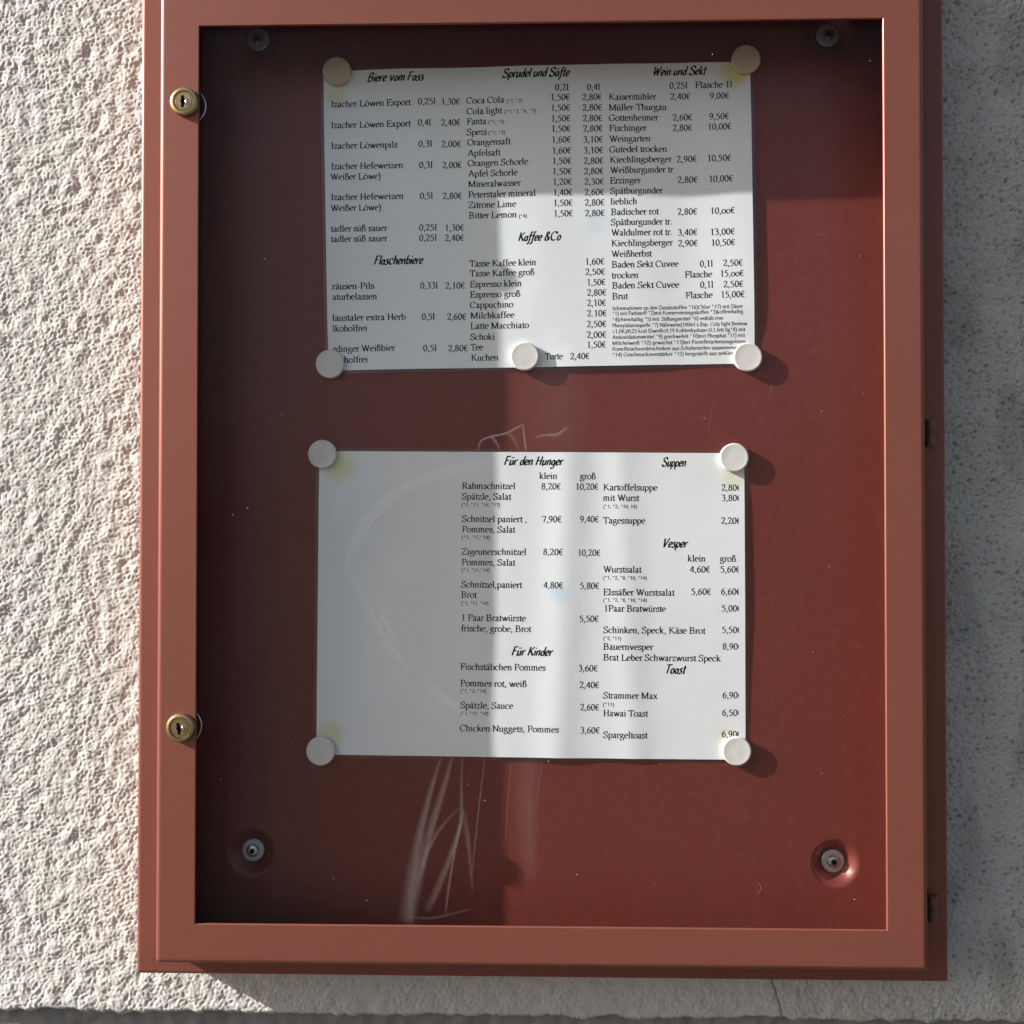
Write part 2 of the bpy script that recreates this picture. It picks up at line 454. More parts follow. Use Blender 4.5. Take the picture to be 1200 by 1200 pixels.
obj('back_panel', grid_mesh('back_panel', pxs, pzs, PY), M_PANEL, CASE)
# door
DX, DZ0, DZ1, W = 0.2470, -0.3168, 0.3168, 0.0259
ix = DX - 0.2211; iz0 = 0.0257
prof = [(0.0, 0.0, -0.0421)] + bevel(0, 0, Y_DOOR, 0.0030, 6) + [(0.0036, 0.0036, Y_DOOR), (ix - 0.0008, iz0 - 0.0008, Y_DOOR), (ix - 0.0004, iz0 - 0.0004, Y_DOOR), (ix, iz0, Y_DOOR + 0.0004), (ix, iz0, -0.0599), (0.0180, 0.0180, -0.0599), (0.0180, 0.0180, -0.0421)]
V, F = frame_sweep(prof, -DX, DX, DZ0, DZ1, 0.003)
V = [(x, y, z + 0.018 if z > 0.2935 else z) for x, y, z in V]          # the top rail is wider
obj('door_frame', mesh_np('door_frame', V, F, True, 40), M_FRAME, CASE)
def box(x0, x1, y0, y1, z0, z1):
    V = [(x, y, z) for z in (z0, z1) for y in (y0, y1) for x in (x0, x1)]
    return V, [(0, 1, 5, 4), (1, 3, 7, 5), (3, 2, 6, 7), (2, 0, 4, 6), (4, 5, 7, 6), (2, 3, 1, 0)]
V, F = box(-0.2285, 0.2285, -0.0597, -0.0567, -0.2985, 0.2985)
GLASS = obj('glass_pane', mesh_np('glass_pane', V, F), M_GLASS, CASE)
# reflections of a person and the street, painted on as ribbons, plus scratches
SV, SF, SA = [], [], []
def smear(pts, w0, w1, a, soft=True):  # one ribbon
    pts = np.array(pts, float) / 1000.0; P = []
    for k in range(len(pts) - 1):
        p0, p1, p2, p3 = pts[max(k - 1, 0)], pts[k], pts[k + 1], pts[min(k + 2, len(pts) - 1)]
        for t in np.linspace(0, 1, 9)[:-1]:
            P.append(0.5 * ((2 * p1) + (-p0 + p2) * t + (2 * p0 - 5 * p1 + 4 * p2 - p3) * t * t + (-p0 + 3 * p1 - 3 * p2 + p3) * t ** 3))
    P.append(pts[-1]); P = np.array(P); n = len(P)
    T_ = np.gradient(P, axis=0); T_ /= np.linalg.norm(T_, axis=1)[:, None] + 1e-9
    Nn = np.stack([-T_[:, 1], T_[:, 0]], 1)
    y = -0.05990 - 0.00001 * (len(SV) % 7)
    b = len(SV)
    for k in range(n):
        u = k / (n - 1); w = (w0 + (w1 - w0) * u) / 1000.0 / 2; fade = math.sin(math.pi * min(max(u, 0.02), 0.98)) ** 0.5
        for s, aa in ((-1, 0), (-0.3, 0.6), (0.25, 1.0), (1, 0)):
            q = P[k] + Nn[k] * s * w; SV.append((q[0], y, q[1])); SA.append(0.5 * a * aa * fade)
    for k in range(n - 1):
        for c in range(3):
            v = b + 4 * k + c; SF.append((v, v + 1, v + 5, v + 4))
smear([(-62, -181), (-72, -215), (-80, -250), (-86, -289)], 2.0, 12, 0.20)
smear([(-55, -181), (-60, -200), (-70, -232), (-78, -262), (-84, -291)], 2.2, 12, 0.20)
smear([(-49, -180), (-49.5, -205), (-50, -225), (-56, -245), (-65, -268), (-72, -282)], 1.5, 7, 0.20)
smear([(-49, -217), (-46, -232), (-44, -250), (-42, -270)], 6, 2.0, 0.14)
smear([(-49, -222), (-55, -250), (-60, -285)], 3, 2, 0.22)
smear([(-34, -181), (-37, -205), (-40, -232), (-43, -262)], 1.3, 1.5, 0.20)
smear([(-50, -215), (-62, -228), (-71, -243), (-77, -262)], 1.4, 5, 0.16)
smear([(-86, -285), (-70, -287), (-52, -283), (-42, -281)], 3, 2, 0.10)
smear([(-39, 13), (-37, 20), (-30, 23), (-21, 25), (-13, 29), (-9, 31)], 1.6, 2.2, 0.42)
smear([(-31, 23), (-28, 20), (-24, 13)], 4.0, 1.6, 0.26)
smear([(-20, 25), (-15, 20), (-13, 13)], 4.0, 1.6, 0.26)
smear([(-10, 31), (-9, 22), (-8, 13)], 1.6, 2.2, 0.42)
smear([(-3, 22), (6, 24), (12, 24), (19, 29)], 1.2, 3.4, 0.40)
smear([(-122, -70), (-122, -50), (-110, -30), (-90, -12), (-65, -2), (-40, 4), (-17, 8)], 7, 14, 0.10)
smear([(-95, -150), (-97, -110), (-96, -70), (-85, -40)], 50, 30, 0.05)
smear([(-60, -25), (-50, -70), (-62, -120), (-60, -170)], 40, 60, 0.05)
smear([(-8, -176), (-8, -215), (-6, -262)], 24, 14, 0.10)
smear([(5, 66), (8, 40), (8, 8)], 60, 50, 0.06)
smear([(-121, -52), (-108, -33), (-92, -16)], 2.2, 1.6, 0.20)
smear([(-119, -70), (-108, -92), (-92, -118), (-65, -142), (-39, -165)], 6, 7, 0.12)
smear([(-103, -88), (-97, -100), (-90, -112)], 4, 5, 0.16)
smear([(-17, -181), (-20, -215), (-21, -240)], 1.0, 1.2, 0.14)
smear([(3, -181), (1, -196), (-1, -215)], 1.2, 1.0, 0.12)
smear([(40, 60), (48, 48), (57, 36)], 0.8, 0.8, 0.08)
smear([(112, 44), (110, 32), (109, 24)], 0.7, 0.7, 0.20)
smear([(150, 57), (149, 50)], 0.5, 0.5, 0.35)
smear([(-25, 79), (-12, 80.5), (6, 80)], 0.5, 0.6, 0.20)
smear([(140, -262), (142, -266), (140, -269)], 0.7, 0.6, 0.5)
for k in range(26):                                                    # random hair scratches
    x, z = rng.uniform(-215, 215), rng.uniform(-285, 285); a = rng.uniform(-0.5, 0.5) + (math.pi / 2 if k % 3 else 0.4); L = rng.uniform(5, 28)
    smear([(x, z), (x + L * 0.5 * math.cos(a) + rng.uniform(-1, 1), z + L * 0.5 * math.sin(a)), (x + L * math.cos(a), z + L * math.sin(a))], 0.35, 0.35, rng.uniform(0.05, 0.14))
me = mesh_np('reflections_and_scratches', SV, SF)
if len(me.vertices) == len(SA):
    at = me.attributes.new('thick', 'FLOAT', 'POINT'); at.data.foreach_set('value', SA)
sm = obj('painted_reflections_and_scratches', me, M_REFLECT_SCRATCH, GLASS); tag(sm, kind='stuff')
DV, DF = [], []
for k in range(110):
    x, z = rng.uniform(-0.218, 0.218), rng.uniform(-0.288, 0.288); r = 0.00010 + 0.00026 * rng.random() ** 3
    b = len(DV)
    for q in range(6):
        t = q * math.pi / 3; DV.append((x + r * math.cos(t) * rng.uniform(0.6, 1.3), -0.0599, z + r * math.sin(t) * rng.uniform(0.6, 1.3)))
    DV.append((x, -0.0600 - r, z))
    for q in range(6): DF.append((b + q, b + (q + 1) % 6, b + 6))
du = obj('dust_specks', mesh_np('dust_specks', DV, DF), M_DUST, GLASS); tag(du, kind='stuff')

# locks
def lock_parts(root_loc):
    V, F = lathe([(0.0093, 0), (0.0093, 0.0020), (0.0088, 0.0029), (0.0078, 0.0034), (0.0070, 0.0034), (0.0067, 0.0029)], 48, False)
    collar = obj('lock', mesh_np('lock', V, F, True, 30), M_BRASS, CASE, root_loc)
    V, F = lathe([(0.0067, 0.0026), (0.0060, 0.0031), (0.0056, 0.0031), (0.0054, 0.0028), (0.0050, 0.0028), (0.0049, 0.0032)], 40)
    plug = obj('lock_plug', mesh_np('lock_plug', V, F, True, 30), M_BRASS, collar, root_loc)
    V, F = lathe([(0.0011, 0.0031), (0.0010, 0.0036), (0.0005, 0.0038)], 14)
    V = [(x + 0.0019, y, z * 1.9 - 0.0006) for x, y, z in V]
    obj('lock_shutter', mesh_np('lock_shutter', V, F, True), M_STEEL_B, collar, root_loc)
    # keyhole: slot with a round swelling on its right
    pts = [(-0.0012, -0.0034), (0.0004, -0.0034), (0.0005, -0.0018), (0.0014, -0.0012), (0.0018, 0.0), (0.0014, 0.0010), (0.0004, 0.0016), (0.0005, 0.0030), (-0.0012, 0.0030), (-0.0012, 0.0008), (-0.0018, 0.0), (-0.0012, -0.0010)]
    pts = [(x * 1.15 - 0.0004, z * 1.2) for x, z in pts]
    V = [(x, -0.00325, z) for x, z in pts] + [(x, -0.00300, z) for x, z in pts]; n = len(pts)
    F = [tuple(range(n))] + [(k, k + n, (k + 1) % n + n, (k + 1) % n) for k in range(n)]
    kh = obj('keyhole', mesh_np('keyhole', V, F), M_KEYHOLE, collar, root_loc)
    V, F = lathe([(0.0109, -0.0001), (0.0114, 0.0003), (0.0119, -0.0001)], 40, False)
    V = [(v[0], v[1] + 0.0062, v[2]) for v in V]
    obj('lock_washer', mesh_np('lock_washer', V, F, True), M_STEEL_B, CASE, root_loc)
    return collar
lk = lock_parts((-0.2299, Y_DOOR, 0.2409))
lock_kids = [lk]
lk['label'] = 'upper brass cam lock'
# the second lock is a copy of the first
def copy_part(o, parent, dz):
    c = o.copy(); COL.objects.link(c); c.parent = parent
    if dz is not None: c.location = o.location + Vector(dz)
    for ch in [q for q in o.children]: copy_part(ch, c, None)
    return c
lk2 = copy_part(lk, CASE, (-0.0006, 0, -0.4058)); lk2['label'] = 'lower brass cam lock'; lk2.rotation_euler = (0, -0.14, 0)
wash = [o for o in CASE.children if o.name.startswith('lock_washer')][0]
w2 = copy_part(wash, CASE, (-0.0010, 0, -0.4058))

# hinges
for hz, in ((0.0262,), (-0.2829,)):
    V, F = lathe([(0.0001, -0.0085), (0.0030, -0.0085), (0.0030, -0.0005), (0.0024, -0.0004), (0.0024, 0.0004), (0.0030, 0.0005), (0.0030, 0.0085), (0.0001, 0.0085)], 20)
    V = [(v[0], v[2], v[1]) for v in V]
    hp = obj('hinge', mesh_np('hinge', V, F, True, 35), M_HINGE, CASE, (0.2560, -0.0450, hz))
    V, F = box(-0.0088, 0.0040, 0.0006, 0.0028, -0.0062, 0.0062)
    obj('hinge_leaf', mesh_np('hinge_leaf', V, F), M_HINGE, hp, (0.2560, -0.0450, hz))

# screws in the pressed cones
for sx, sz in SCREWS:
    L = (sx, Y_PANEL + 0.0068, sz)
    V, F = lathe([(0.0078, 0), (0.0078, 0.0012), (0.0072, 0.0016), (0.0046, 0.0016), (0.0044, 0.0010)], 36)
    w = obj('screw', mesh_np('screw', V, F, True, 30), M_STEEL, CASE, L)
    V, F = lathe([(0.0042, 0.0012), (0.0042, 0.0030), (0.0037, 0.0041), (0.0026, 0.0045), (0.0021, 0.0045), (0.0018, 0.0028)], 30)
    s = obj('screw_head', mesh_np('screw_head', V, F, True, 30), M_STEEL_B, w, L)
    pts = [((0.0021 if k % 2 else 0.0013) * math.cos(k * math.pi / 6), (0.0021 if k % 2 else 0.0013) * math.sin(k * math.pi / 6)) for k in range(12)]
    V = [(x, -0.00456, z) for x, z in pts] + [(x, -0.0044, z) for x, z in pts]
    F = [tuple(range(12))] + [(k, k + 12, (k + 1) % 12 + 12, (k + 1) % 12) for k in range(12)]
    obj('screw_socket', mesh_np('screw_socket', V, F), M_KEYHOLE, w, L)

# ---------------------------------------------------------------- lettering: a small pen-drawn alphabet
G = {}
def g(ch, adv, d): G[ch] = (adv, d)
g('a',444,'C 75,350 130,430 220,445 290,400 300,320;L 300,320 300,70;C 300,270 150,225 75,110 130,15 220,30 300,90;C 300,70 340,5 420,45')
g('b',500,'L 105,683 105,20;L 20,655 105,683;A 255 225 185 215 150 -150')
g('c',444,'A 245 225 190 215 50 310;D 365 345')
g('d',500,'L 395,683 395,20;L 300,655 395,683;A 245 225 190 215 40 320;L 395,15 480,15')
g('e',444,'L 50,265 410,265;A 230 225 185 215 10 305')
g('f',333,'C 345,630 285,680 200,660 160,560 160,430;L 160,430 160,10;L 30,438 300,438;S 165 10 120')
g('g',500,'O 220 305 130 135;L 320,400 460,415;C 140,180 110,110 200,75 360,60 430,-20 400,-150 240,-210 80,-160 60,-80 140,0')
g('h',500,'L 105,683 105,10;L 15,655 105,683;C 105,330 190,430 290,440 365,380 375,280;L 375,280 375,10;S 105 10 95;S 378 10 95')
g('i',278,'L 140,440 140,10;L 30,415 140,445;D 135 610;S 140 10 110')
g('j',278,'L 170,440 170,-120;C 170,-120 120,-200 20,-200;L 60,415 170,445;D 165 610')
g('k',500,'L 105,683 105,10;L 15,655 105,683;L 105,210 360,430;L 190,280 410,10;S 105 10 95;S 425 10 80;S 370 440 85')
g('l',278,'L 138,683 138,10;L 25,655 138,683;S 140 10 110')
g('m',778,'L 110,440 110,10;L 20,415 110,445;C 110,330 190,430 280,440 345,380 355,280;L 355,280 355,10;C 355,330 440,430 540,440 610,380 620,280;L 620,280 620,10;S 112 10 90;S 358 10 80;S 625 10 95')
g('n',500,'L 105,440 105,10;L 15,415 105,445;C 105,330 190,430 290,440 365,380 375,280;L 375,280 375,10;S 105 10 95;S 378 10 95')
g('o',500,'O 250 225 200 212')
g('p',500,'L 110,440 110,-205;L 15,415 110,445;A 260 225 185 212 150 -150;S 112 -210 105')
g('q',500,'L 390,440 390,-205;A 245 225 190 212 35 325;S 392 -210 100')
g('r',333,'L 110,440 110,10;L 20,415 110,445;C 110,320 170,415 240,440 300,420;D 305 400;S 120 10 110')
g('s',389,'C 320,370 260,440 165,440 85,390 90,310 180,255 290,190 325,105 255,20 160,5 65,60;L 325,440 325,330;L 60,120 60,5')
g('t',278,'L 130,560 130,90;C 130,110 150,20 210,10 275,50;L 20,438 265,438')
g('u',500,'L 100,440 100,140;C 100,150 120,30 210,10 300,40 375,120;L 375,440 375,15;L 375,15 475,15;L 15,438 100,438;L 290,438 375,438')
g('v',500,'L 80,440 258,5;L 258,5 415,440;S 85 443 80;S 415 443 65')
g('w',722,'L 70,440 240,5;L 240,5 365,400;L 355,440 510,5;L 510,5 650,440;S 75 443 75;S 340 443 80;S 650 443 60')
g('x',500,'L 70,440 420,10;L 410,440 70,10;S 85 443 75;S 400 443 65;S 75 10 65;S 415 10 80')
g('y',500,'L 80,440 262,20;C 415,440 250,0 180,-160 110,-205 40,-175;S 85 443 80;S 415 443 65')
g('z',444,'L 60,435 380,435;L 380,435 55,15;L 50,15 395,15;L 60,435 50,330;L 395,15 415,130')
g('ß',500,'L 110,10 110,480;C 110,470 130,640 230,680 320,630 330,530 270,430 235,380;C 235,380 350,330 430,220 400,80 320,10 225,25;S 100 10 90')
for u, v in (('ä', 'a'), ('ö', 'o'), ('ü', 'u')):
    g(u, G[v][0], G[v][1] + (';D 160 600;D 320 600'))
g('A',722,'L 70,15 350,670;L 350,670 640,15;L 170,225 490,225;S 75 10 80;S 630 10 95')
g('B',667,'L 150,650 150,10;C 30,652 300,652 470,600 470,430 320,350 150,345;C 150,345 320,345 500,300 560,180 480,40 330,12 30,10')
g('C',667,'A 350 330 300 322 48 312;L 570,650 580,470')
g('D',722,'L 150,650 150,10;C 30,652 330,652 570,560 655,340 580,110 350,12 30,10')
g('E',611,'L 150,650 150,10;L 30,652 540,652;L 540,652 552,520;L 150,345 400,345;L 405,430 405,260;L 30,10 560,10;L 560,10 592,150')
g('F',556,'L 150,650 150,10;L 30,652 510,652;L 510,652 522,510;L 150,345 390,345;L 395,430 395,260;S 155 10 120')
g('G',722,'A 360 330 305 322 45 325;L 600,300 600,60;S 600 300 90;L 580,650 590,490')
g('H',722,'L 150,650 150,10;L 570,650 570,10;L 150,340 570,340;S 150 10 110;S 570 10 110;S 150 652 110;S 570 652 110')
g('I',333,'L 165,650 165,10;S 165 10 120;S 165 652 120')
g('J',389,'L 220,650 220,120;C 220,140 190,10 100,-5 30,60;S 220 652 115')
g('K',722,'L 150,650 150,10;L 150,300 540,640;L 260,390 620,10;S 150 10 110;S 150 652 110;S 560 652 100;S 625 10 100')
g('L',611,'L 150,650 150,10;S 150 652 120;L 30,10 550,10;L 550,10 590,170')
g('M',889,'L 130,650 130,10;L 140,650 430,30;L 430,30 730,650;L 740,650 740,10;S 130 10 90;S 740 10 110;S 100 652 80;S 770 652 80')
g('N',722,'L 130,650 130,10;L 130,640 600,20;L 600,650 600,10;S 130 10 90;S 90 652 70;S 600 652 90')
g('O',722,'O 360 330 305 322')
g('P',556,'L 150,650 150,10;C 30,652 300,652 470,600 500,490 430,340 300,310 150,315;S 150 10 115')
g('R',667,'L 150,650 150,10;C 30,652 300,652 470,600 490,490 410,350 150,345;L 300,345 590,10;S 150 10 110;S 600 10 60')
g('S',556,'C 450,560 370,660 240,660 110,590 110,470 200,390 380,300 470,190 420,50 280,0 150,20 60,130;L 455,660 460,500;L 60,170 60,0')
g('T',611,'L 305,650 305,10;L 40,650 570,650;L 40,650 25,510;L 570,650 585,510;S 305 10 120')
g('U',722,'L 130,650 130,220;C 130,230 160,60 300,5 470,30 560,130 580,250;L 580,240 580,650;S 130 652 110;S 580 652 100')
g('V',722,'L 100,650 370,10;L 370,10 620,650;S 100 652 95;S 620 652 80')
g('W',944,'L 90,650 310,10;L 310,10 470,560;L 460,650 650,10;L 650,10 850,650;S 90 652 90;S 450 652 90;S 850 652 75')
g('X',722,'L 110,650 600,10;L 590,650 110,10')
g('Y',722,'L 100,650 360,300;L 360,300 610,650;L 360,300 360,10')
g('Z',611,'L 60,645 560,645;L 560,645 50,15;L 50,12 570,12;L 60,645 50,510;L 570,12 590,150')
g('0',500,'O 250 330 180 322')
g('1',500,'L 270,670 270,10;L 130,590 270,665;S 270 10 115')
g('2',500,'C 60,500 110,630 230,665 350,610 375,480 290,310 55,30;L 50,30 430,30;L 430,30 460,130')
g('3',500,'C 70,560 150,655 270,655 350,580 330,430 180,360;C 180,360 330,340 405,220 370,80 230,5 70,40')
g('4',500,'L 350,670 350,10;L 350,660 40,200;L 40,190 470,190')
g('5',500,'L 160,635 425,635;L 160,635 110,390;C 110,390 260,400 385,310 395,170 310,40 170,5 60,40')
g('6',500,'C 430,665 260,600 120,430 90,220;O 255 208 165 200')
g('7',500,'L 60,640 440,640;L 440,640 220,0;L 60,640 40,520')
g('8',500,'O 250 505 135 150;O 250 180 165 172')
g('9',500,'O 245 455 160 200;C 408,450 380,220 240,60 70,-5')
g('€',500,'A 300 330 215 315 50 310;L 15,395 390,395;L 15,275 370,275')
g(',',250,'D 115 45;L 145,30 95,-120')
g('.',250,'D 125 45')
g('-',333,'L 40,225 290,225')
g('(',333,'C 290,680 150,480 105,235 150,-20 290,-210')
g(')',333,'C 45,680 185,480 228,235 185,-20 45,-210')
g('*',500,'L 250,670 250,420;L 145,605 355,485;L 145,485 355,605')
g('/',278,'L 20,-15 260,680')
g('<',564,'L 520,520 40,255;L 40,255 520,0')
g(' ',250,'')
H = dict(G)                                  # brush alphabet for the headings
def gh(ch, adv, d): H[ch] = (adv, d)
gh('a',420,'O 190 190 130 175;L 330,370 325,10;L 325,10 400,40')
gh('e',370,'C 60,210 280,230 300,330 200,400 80,300 60,140 150,15 330,90')
gh('f',300,'C 330,640 240,680 180,560 150,200 120,-120 50,-220 -10,-150;L 20,390 300,390')
gh('g',430,'O 190 200 130 170;C 330,370 330,0 290,-180 170,-230 50,-160')
gh('r',320,'L 90,390 80,10;C 80,200 150,340 230,390 310,370')
gh('n',430,'L 90,390 80,10;C 80,200 160,350 250,390 320,330 320,10')
gh('u',430,'L 80,390 80,120;C 80,130 110,10 200,20 320,160;L 330,390 325,10')
gh('d',430,'O 190 190 130 175;L 360,680 325,10')
gh('p',430,'L 90,390 50,-220;O 230 190 140 175')
gh('s',340,'C 290,370 180,400 110,330 180,230 270,150 220,30 110,0 20,50')
gh('ü',430,H['u'][1] + ';D 150 560;D 300 560'); gh('ä',420,H['a'][1] + ';D 130 560;D 280 560')
gh('m',620,'L 90,390 80,10;C 80,200 150,350 230,390 300,330 300,10;C 300,200 370,350 450,390 520,330 520,10')
gh('l',200,'L 120,680 90,10'); gh('i',200,'L 100,390 90,10;D 120 560'); gh('o',400,'O 190 195 140 180')
gh('k',400,'L 110,680 80,10;L 90,170 310,380;L 160,230 330,10'); gh('h',430,'L 110,680 80,10;C 90,200 160,350 250,390 320,330 320,10')
gh('t',300,'L 160,600 130,100;C 130,110 150,10 260,50;L 20,420 290,420'); gh('b',430,'L 110,680 80,10;O 230 190 140 175')
gh('&',560,'C 480,30 330,200 150,450 170,600 280,640 340,540 250,400 100,280 80,120 180,10 330,60 470,280')
gh('F',480,'L 150,650 90,10;L 90,640 480,660;L 120,350 380,360'); gh('K',560,'L 150,660 90,10;L 520,660 110,300;L 210,380 520,10')
gh('H',600,'L 150,660 90,10;L 520,660 450,10;L 120,330 490,350'); gh('T',520,'L 300,640 220,10;L 60,640 560,670')
gh('V',560,'L 110,660 200,10;L 200,10 540,680'); gh('W',760,'L 100,660 160,10;L 160,10 400,560;L 400,560 440,10;L 440,10 720,680')
gh('B',560,'L 140,650 80,10;C 100,640 350,670 440,560 330,380 120,340;C 120,340 400,330 460,180 330,20 60,10')

def sample(d, sub, arcstep):
    out = []
    for st in d.split(';'):
        if not st: continue
        k, rest = st[0], st[2:]
        if k == 'L': out.append((np.array([tuple(map(float, p.split(','))) for p in rest.split()]), 'l'))
        elif k == 'C':
            p = np.array([tuple(map(float, q.split(','))) for q in rest.split()]); P = []
            for i in range(len(p) - 1):
                p0 = p[i - 1] if i else 2 * p[0] - p[1]; p1, p2 = p[i], p[i + 1]; p3 = p[i + 2] if i + 2 < len(p) else 2 * p2 - p1
                for t in np.linspace(0, 1, sub + 1)[:-1]:
                    P.append(0.5 * ((2 * p1) + (-p0 + p2) * t + (2 * p0 - 5 * p1 + 4 * p2 - p3) * t * t + (-p0 + 3 * p1 - 3 * p2 + p3) * t ** 3))
            P.append(p[-1]); out.append((np.array(P), 'l'))
        elif k in 'OA':
            v = list(map(float, rest.split()))
            if k == 'O': v += [0, 360]
            n = max(4, int(abs(v[5] - v[4]) / arcstep) + 1)
            a = np.radians(np.linspace(v[4], v[5], n))
            out.append((np.stack([v[0] + v[2] * np.cos(a), v[1] + v[3] * np.sin(a)], 1), 'l'))
        elif k == 'S':
            x, y, w = map(float, rest.split()); out.append((np.array([(x - w, y), (x + w, y)]), 's'))
        elif k == 'D':
            x, y = map(float, rest.split()); out.append((np.array([(x - 50, y), (x + 50, y)]), 'd'))
    return out
CACHE = {}
def glyph(ch, style):
    key = (ch, style)
    if key in CACHE: return CACHE[key]
    adv, d = (H if style == 'h' else G).get(ch, (G.get(ch) or G['-']))
    V, F = [], []
    coarse = style in 'sf'
    for P, kind in sample(d, 2 if coarse else 4, 45 if coarse else 24):
        if style == 'h' and kind == 's': continue
        if coarse and kind == 's': continue
        T_ = np.gradient(P, axis=0) if len(P) > 2 else np.repeat((P[1] - P[0])[None], 2, 0)
        T_ = T_ / (np.linalg.norm(T_, axis=1)[:, None] + 1e-9)
        ang = np.arctan2(T_[:, 1], T_[:, 0])
        if kind == 's': w = np.full(len(P), 44.0)
        elif kind == 'd': w = np.full(len(P), 100.0)
        elif style == 'h':
            w = 84 + 78 * np.abs(np.sin(ang - 0.35)) ** 1.5
        else: w = 64 + 70 * np.abs(np.sin(ang - 0.26)) ** 1.7
        if coarse: w = w + 6
        Nn = np.stack([-T_[:, 1], T_[:, 0]], 1) * (w / 2)[:, None]
        b = len(V)
        for p, q in zip(P, Nn): V.append(p + q); V.append(p - q)
        for i in range(len(P) - 1): F.append((b + 2 * i + 1, b + 2 * i + 3, b + 2 * i + 2, b + 2 * i))
    V = np.array(V) if V else np.zeros((0, 2))
    if style == 'h' and len(V): V[:, 0] += 0.33 * V[:, 1]
    CACHE[key] = (adv, V, F)
    return CACHE[key]
EM = {'b': 6.5, 'h': 9.2, 's': 3.5, 'f': 3.9}
def set_text(entries, zfun):
    """flat ribbons of ink, one list per kind of print; coordinates in mm on the sheet, returned in metres"""
    res = {'b': ([], []), 'h': [], 'f': ([], [])}
    for e in entries:
        txt, x0, x1, y, st = e[:5]; clip = e[5] if len(e) > 5 else None
        nat = sum(glyph(c, st)[0] for c in txt) / 1000.0
        sx = (x1 - x0) / nat; sy = EM[st]
        if st == 'h': V, F = [], []; res['h'].append((txt, V, F))
        else: V, F = res['b' if st == 'b' else 'f']
        x = x0
        for c in txt:
            adv, gv, gf = glyph(c, st)
            if len(gv):
                px = x + gv[:, 0] / 1000 * sx; py = y + gv[:, 1] / 1000 * sy
                if clip: px = np.minimum(px, clip)
                z = zfun(px, py) + 0.17
                b = len(V); V.extend(np.stack([px, py, z], 1) / 1000.0)
                F.extend([tuple(i + b for i in f) for f in gf])
            x += adv / 1000 * sx
    return res

